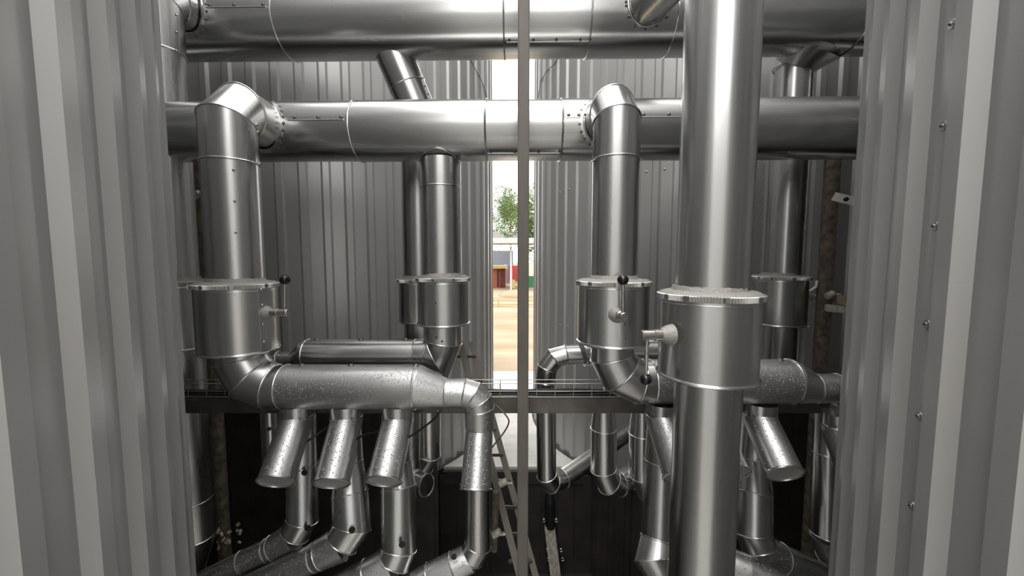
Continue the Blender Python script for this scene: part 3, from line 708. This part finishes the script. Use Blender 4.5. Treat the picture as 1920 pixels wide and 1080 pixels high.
# ------------------------------------------------------------------ ladder behind the left end elbow
t = T('ladder', 'aluminium ladder leaning behind the left end elbow, down to the pit', 'ladder', W(968, 1085, 3.75))
A0, A1 = W(846, 560, 5.2), W(985, 1120, 3.7)
A0 = W(862, 640, 4.35); A1 = W(976, 1085, 3.75)
B0 = W(884, 640, 4.6); B1 = W(1006, 1085, 4.0)
for a, b in ((A0, A1), (B0, B1)):
    bm = B(); bar(bm, a, b, .07, .028, up=(0, -1, .2)); part(t, 'rail', bm, M['ladder'], smooth=False)
for k in range(9):
    f = .07 + k * .108; bm = B(); bar(bm, A0.lerp(A1, f) - Vector((.07, 0, 0)), B0.lerp(B1, f), .03, .03); part(t, 'rung', bm, M['ladder'], smooth=False)
def clamp(label, px, py, D, grp=None):
    c = W(px, py, D); t = T('scaffold_clamp', label, 'clamp', c)
    bm = B(); tube(bm, [c + Vector((-.035, 0, -.02)), c + Vector((.035, -.0, .02))], .035, 16); part(t, 'clamp_body', bm, M['galv'])
    bm = B(); tube(bm, [c + Vector((.02, -.02, 0)), c + Vector((.09, -.03, .012))], .009, 10); bl = part(t, 'bolt', bm, M['bead'])
    bm = B(); tube(bm, [c + Vector((.06, -.026, .006)), c + Vector((.076, -.028, .009))], .018, 6); part(t, 'nut', bm, M['bead'], bl)
clamp('metal clamp with a bolt on the ladder at slab height', 944, 905, 3.70)
clamp('metal clamp with a bolt on the ladder near the bottom of the view', 931, 1000, 3.5)
t = T('scaffold_tube', 'short open steel tube hanging beside the lower drop pipe near the ladder', 'tube', W(926, 1035, 3.55))
bm = B(); tube(bm, [W(930, 920, 3.6), W(926, 1032, 3.55)], .035, 20, caps=(True, False)); part(t, 'tube_body', bm, M['rust'])
# drain channel
t = T('drain_channel', 'pale stained square channel bolted to the dark wall right of the post', 'drain', W(1052, 1120, 5.6))
bm = B(); bar(bm, W(1030, 985, 6.15), W(1049, 1140, 5.9), .17, .10, up=(0, -1, 0)); part(t, 'channel', bm, M['galv'], smooth=False)
bm = B(); tube(bm, [W(1031, 918, 6.15), W(1031, 940, 6.15), W(1032, 988, 6.15)], [.05, .09, .085], 20); part(t, 'black_hose', bm, M['black'])
for x, y in ((1020, 976), (1043, 976), (1026, 1032), (1052, 1032), (1028, 1049), (1055, 1049)):
    p = W(x, y, 6.1); bm = B(); tube(bm, [p + Vector((0, .15, 0)), p], .012, 12); bb = part(t, 'bolt', bm, M['bead'])
    bm = B(); u_, v_ = basis((0, 1, 0)); loop_tube(bm, [p + (u_ * math.cos(q * PI / 8) + v_ * math.sin(q * PI / 8)) * .026 for q in range(16)], .008, 6); part(t, 'washer', bm, M['bead'], bb)
# ------------------------------------------------------------------ cables
def cable(label, pts, r, m='black', grp=None):
    bm = B(); tube(bm, catmull([W(*p) for p in pts], 8), r, 10, sharp=False); return single('hanging_cable', bm, M[m], label, 'cable', grp)
cable('thin brown cable looping in front of the bright gap beside the left end elbow', [(915, 752, 3.35), (932, 762, 3.3), (948, 778, 3.25), (954, 792, 3.25), (944, 812, 3.3), (928, 832, 3.3), (915, 850, 3.3)], .007, 'cable')
cable('short black cable between the leftmost and middle stubs', [(572, 830, 3.1), (590, 818, 3.12), (612, 803, 3.2), (640, 790, 3.35)], .009)
cable('short black cable between the middle and rightmost stubs', [(668, 824, 3.0), (682, 816, 3.1), (706, 810, 3.2), (730, 800, 3.3)], .009)
cable('black cable rising from the rightmost stub to the yellow tie', [(766, 820, 3.0), (785, 808, 3.1), (805, 793, 3.2), (820, 779, 3.3), (824, 768, 3.35)], .009)
bm = B(); box(bm, W(822, 774, 3.33), (.012, .012, .05)); single('cable_tie', bm, M['yellow'], 'yellow tie on the black cable below the left manifold reducer', 'cable tie')

# ------------------------------------------------------------------ odds at the left and right slots
def scaff(label, a, b, r=.06, m='rust', thing='scaffold_tube'):
    t = T(thing, label, 'tube', b); bm = B(); tube(bm, [a, b], r, 24); part(t, 'tube_body', bm, M[m]); return t
a = W(1562, 300, 4.3); t = scaff('dark scaffold tube standing in the right slot beside the back right jacket', Vector((a.x, 4.3, 1.2)), Vector((a.x, 4.3, -5.4)), .075)
a = W(374, 300, 4.35); t = scaff('dark upright tube in the slot left of the widest riser', Vector((a.x, 4.35, 1.2)), Vector((a.x, 4.35, -5.4)), .055)
a = W(408, 780, 4.3); t = scaff('rust-streaked tube standing low in the left pit beneath the beam', Vector((a.x, 4.3, -1.6)), Vector((a.x, 4.3, -5.4)), .06)
clamp('dark clamp on the upright tube left of the widest riser', 369, 365, 4.2)
clamp('pair coupler on the scaffold tube in the right slot', 1556, 553, 4.15)
bm = B(); bar(bm, W(1563, 368, 4.1), W(1625, 383, 3.9), .03, .085, up=(0, 0, 1)); tr = T('wall_bracket', 'white perforated bracket sticking out of the near right tank edge', 'bracket', W(1600, 375, 4.0)); part(tr, 'arm', bm, M['white'], smooth=False)
bm = B(); p = W(1584, 374, 4.0); tube(bm, [p, p + Vector((0, -.03, 0))], .022, 4); part(tr, 'slot', bm, M['black'])
bm = B(); bar(bm, W(1570, 562, 4.15), W(1640, 566, 3.95), .12, .09, up=(0, 0, 1)); single('timber_board', bm, M['wood'], 'weathered timber board resting level at the near right tank edge', 'board', smooth=False)
bm = B(); bar(bm, W(1548, 577, 4.15), W(1640, 584, 3.95), .12, .07, up=(0, 0, 1)); single('support_angle', bm, M['galv'], 'pale steel angle carrying the timber board at the near right tank edge', 'bracket', smooth=False)
bm = B(); random.seed(4)
for k in range(26):
    q = W(385 + random.random() * 62, 1000 + random.uniform(-14, 22), 4.25); q.y += random.uniform(-.1, .1)
    box(bm, q, (random.uniform(.02, .07), random.uniform(.02, .04), random.uniform(.008, .025)), Quaternion((random.random(), random.random(), random.random(), 1)).normalized().to_matrix())
single('rubble_pile', bm, M['galv'], 'pale broken rubble lying low in the left pit', 'rubble')['kind'] = 'stuff'

bm = B(); box(bm, (0, -8.2, -.5), (14, .1, 10)); x = -7
while x < 7:
    box(bm, (x, -8.13, -.5), (.1, .05, 10)); x += .3
struct('bounce_wall_back', bm, M['pale'])  # unseen wall added behind the camera to block sky and bounce light


def tank_cable(label, pts, c):
    bm = B(); P = [ray_tank(x, y, c, RT + .012)[0] for x, y in pts]; tube(bm, P, .006, 6, sharp=False); single('tank_cable', bm, M['black'], label, 'cable')
tank_cable('thin dark cable drooping across the far left tank beside the gap', [(880, 108), (890, 128), (900, 145), (908, 165), (914, 190)], FL)
tank_cable('thin dark cable drooping across the far right tank beside the gap', [(1048, 108), (1038, 122), (1026, 132), (1014, 152), (1008, 190)], FR)
bm = B(); q = W(1530, 540, 4.3); tube(bm, [W(1518, 546, 4.3), W(1530, 538, 4.3), W(1532, 526, 4.3)], .014, 10); single('wall_hook', bm, M['white'], 'small white hook above the level lever at the back right jacket', 'hook')
# ------------------------------------------------------------------ the yard beyond the gap
GZ = -4.3
def gW(px, py, D): return W(px, py, D)
# container
Dk = 56.; t = T('shipping_container', 'orange-red shipping container with one door ajar across the yard', 'container', (W(931, 540, Dk).x, Dk, GZ))
M['ored'] = mat('container_red', (.30, .06, .03), .6, cvar=.1, vscale=1); M['dk'] = mat('container_dark', (.05, .01, .01), .8)
x0, x1 = W(914, 520, Dk).x, W(947.5, 520, Dk).x; zt_ = W(940, 503, Dk).z
bm = B(); box(bm, ((x0 + x1) / 2, Dk + 3, (zt_ + GZ) / 2), (x1 - x0, 6, zt_ - GZ)); part(t, 'body', bm, M['ored'], smooth=False)
bm = B()
for k in range(5): box(bm, (lerp(W(938, 500, Dk).x, x1, k / 4.5) + .05, Dk - .05, (zt_ + GZ) / 2), (.06, .1, (zt_ - GZ) * .95))
for k in range(4): box(bm, ((W(938, 500, Dk).x + x1) / 2, Dk - .05, lerp(GZ + .3, zt_ - .3, k / 3)), (x1 - W(938, 500, Dk).x, .08, .06))
part(t, 'door', bm, M['dk'], smooth=False)
bm = B(); box(bm, (W(934, 520, Dk).x, Dk - .04, (zt_ + GZ) / 2), (.32, .1, (zt_ - GZ) * .9)); part(t, 'door_gap', bm, M['black'], smooth=False)
M['yel'] = mat('yellow_roof', (.5, .36, .12), .7)
bm = B(); box(bm, ((x0 + x1) / 2, Dk + 1, zt_ + .2), (x1 - x0 + .2, 5, .4)); part(t, 'roof_cover', bm, M['yel'], smooth=False)
def ybox(name, label, cat, px0, px1, py0, py1, D, col, dep=1.2, grp=None):
    a, b = W(px0, py0, D), W(px1, py1, D); bm = B(); zb_ = GZ if py1 >= 536 else b.z; box(bm, ((a.x + b.x) / 2, D + dep / 2, (a.z + zb_) / 2), (b.x - a.x, dep, a.z - zb_))
    bmesh.ops.bevel(bm, geom=list(bm.edges), offset=.06, segments=2, affect='EDGES')
    return single(name, bm, mat(name, col, .6), label, cat, smooth=False)
ybox('yellow_skip', 'yellow crate-like skip between the container and the post across the yard', 'skip', 956, 966, 525, 540, 55, (.5, .38, .12))
ybox('red_bin', 'red bin behind the yellow skip across the yard', 'bin', 954, 972, 498, 527, 58, (.5, .06, .05))
ybox('white_panel', 'white panel standing in front of the red bin', 'panel', 956, 960.5, 503, 530, 55.6, (.5, .5, .5), .3)
ybox('green_bin', 'green wheeled bin right of the post across the yard', 'bin', 991, 1003, 518, 538, 57, (.02, .18, .07))
ybox('blue_drum', 'blue container beyond the orange-red shipping container', 'drum', 944, 952, 496, 505, 64, (.2, .35, .7))
# building with canopy
bm = B(); a, b = W(880, 470, 66), W(962, 540, 66); 
M['shed'] = mat('shed_cladding', (.15, .17, .20), .6, cvar=.1, vscale=3, stretch=(.1, 1, 6))
t = T('shed', 'grey boarded shed with a pale canopy roof across the yard', 'building', ((a.x + b.x) / 2, 66, GZ))
box(bm, ((a.x + b.x) / 2, 70, (a.z + GZ) / 2), (b.x - a.x, 8, a.z - GZ)); part(t, 'wall', bm, M['shed'], smooth=False)
M['roofw'] = mat('canopy_white', (.4, .4, .41), .5)
bm = B(); a, b = W(860, 446, 50), W(1060, 456, 50); box(bm, ((a.x + b.x) / 2, 53, (a.z + b.z) / 2), (b.x - a.x, 6, a.z - b.z)); part(t, 'canopy', bm, M['roofw'], smooth=False)
bm = B(); a, b = W(860, 460, 49.8), W(1060, 463, 49.8); box(bm, ((a.x + b.x) / 2, 50, (a.z + b.z) / 2), (b.x - a.x, .4, a.z - b.z)); part(t, 'gutter', bm, M['roofw'], smooth=False)
M['groof'] = mat('roof_grey', (.3, .3, .28), .7)
bm = B(); a, b = W(860, 438, 72), W(1060, 446, 72); box(bm, ((a.x + b.x) / 2, 74, (a.z + b.z) / 2), (b.x - a.x, 5, a.z - b.z + .6)); part(t, 'rear_roof', bm, M['groof'], smooth=False)
for px in (880, 958, 1040):
    bm = B(); q = W(px, 500, 50.3); box(bm, (q.x, 50.6, (GZ + W(960, 458, 50.3).z) / 2), (.25, .25, W(960, 458, 50.3).z - GZ)); part(t, 'canopy_post', bm, M['roofw'], smooth=False)
# trees
def tree(label, cx, D, zc, R, seed, n=9000):
    random.seed(seed); t = T('tree', label, 'tree', (cx, D, GZ))
    bm = B(); tube(bm, [(cx, D, GZ), (cx + .1, D, zc * .5), (cx, D, zc)], [.35, .28, .12], 12)
    for k in range(9):
        a = k * 2.4; tube(bm, [(cx, D, zc - R * .5 + k * .2), (cx + R * .6 * math.cos(a), D + R * .6 * math.sin(a), zc + R * (.1 + .06 * k))], [.1, .03], 6)
    part(t, 'trunk', bm, M['wood'])
    m, nn, p = base_mat('leaf_green'); p.inputs['Base Color'].default_value = (.075, .13, .02, 1); p.inputs['Roughness'].default_value = .6
    p.inputs['Transmission Weight'].default_value = .0
    bm = B(); blobs = [(Vector((random.gauss(0, .45), random.gauss(0, .45), random.gauss(0, .42))) * R, R * random.uniform(.28, .5)) for _ in range(22)]
    for _ in range(n):
        c, r = random.choice(blobs); v = Vector((random.gauss(0, 1), random.gauss(0, 1), random.gauss(0, 1))).normalized() * r * random.uniform(.7, 1.05)
        p0 = Vector((cx, D, zc)) + c + v; s = random.uniform(.12, .24); u_ = Vector((random.gauss(0, 1), random.gauss(0, 1), random.gauss(0, 1))).normalized(); v_ = u_.orthogonal().normalized()
        q = [bm.verts.new(p0 + u_ * s), bm.verts.new(p0 + v_ * s * .5), bm.verts.new(p0 - u_ * s), bm.verts.new(p0 - v_ * s * .5)]; bm.faces.new(q)
    o = part(t, 'foliage', bm, m, smooth=False); o['kind'] = 'stuff'
c = W(957, 402, 92); tree('broad green tree standing beyond the shed roof', c.x, 92, c.z, 6.2, 3, 14000)
c = W(1006, 425, 62.5); tree('lower green tree right of the post beyond the canopy', c.x, 62.5, c.z, 4.3, 5, 9000)
# rail fence and heap
t = T('rail_fence', 'low timber rail fence crossing the sandy yard', 'fence', (0, 34, GZ)); M['tim'] = mat('pale_timber', (.42, .30, .16), .8)
for z in (.2, .55):
    bm = B(); box(bm, (0, 34, GZ + z), (16, .08, .14)); part(t, 'rail', bm, M['tim'], smooth=False)
for k in range(9):
    bm = B(); box(bm, (-8 + k * 2 + .8, 34.05, GZ + .33), (.12, .12, .66)); part(t, 'fence_post', bm, M['tim'], smooth=False)
bm = B(); c = W(950, 556, 42); sphere(bm, Vector((c.x + 1.2, 44, GZ)), 2.2, .32); single('sand_heap', bm, M['ground'], 'low sand heap behind the rail fence', 'heap')
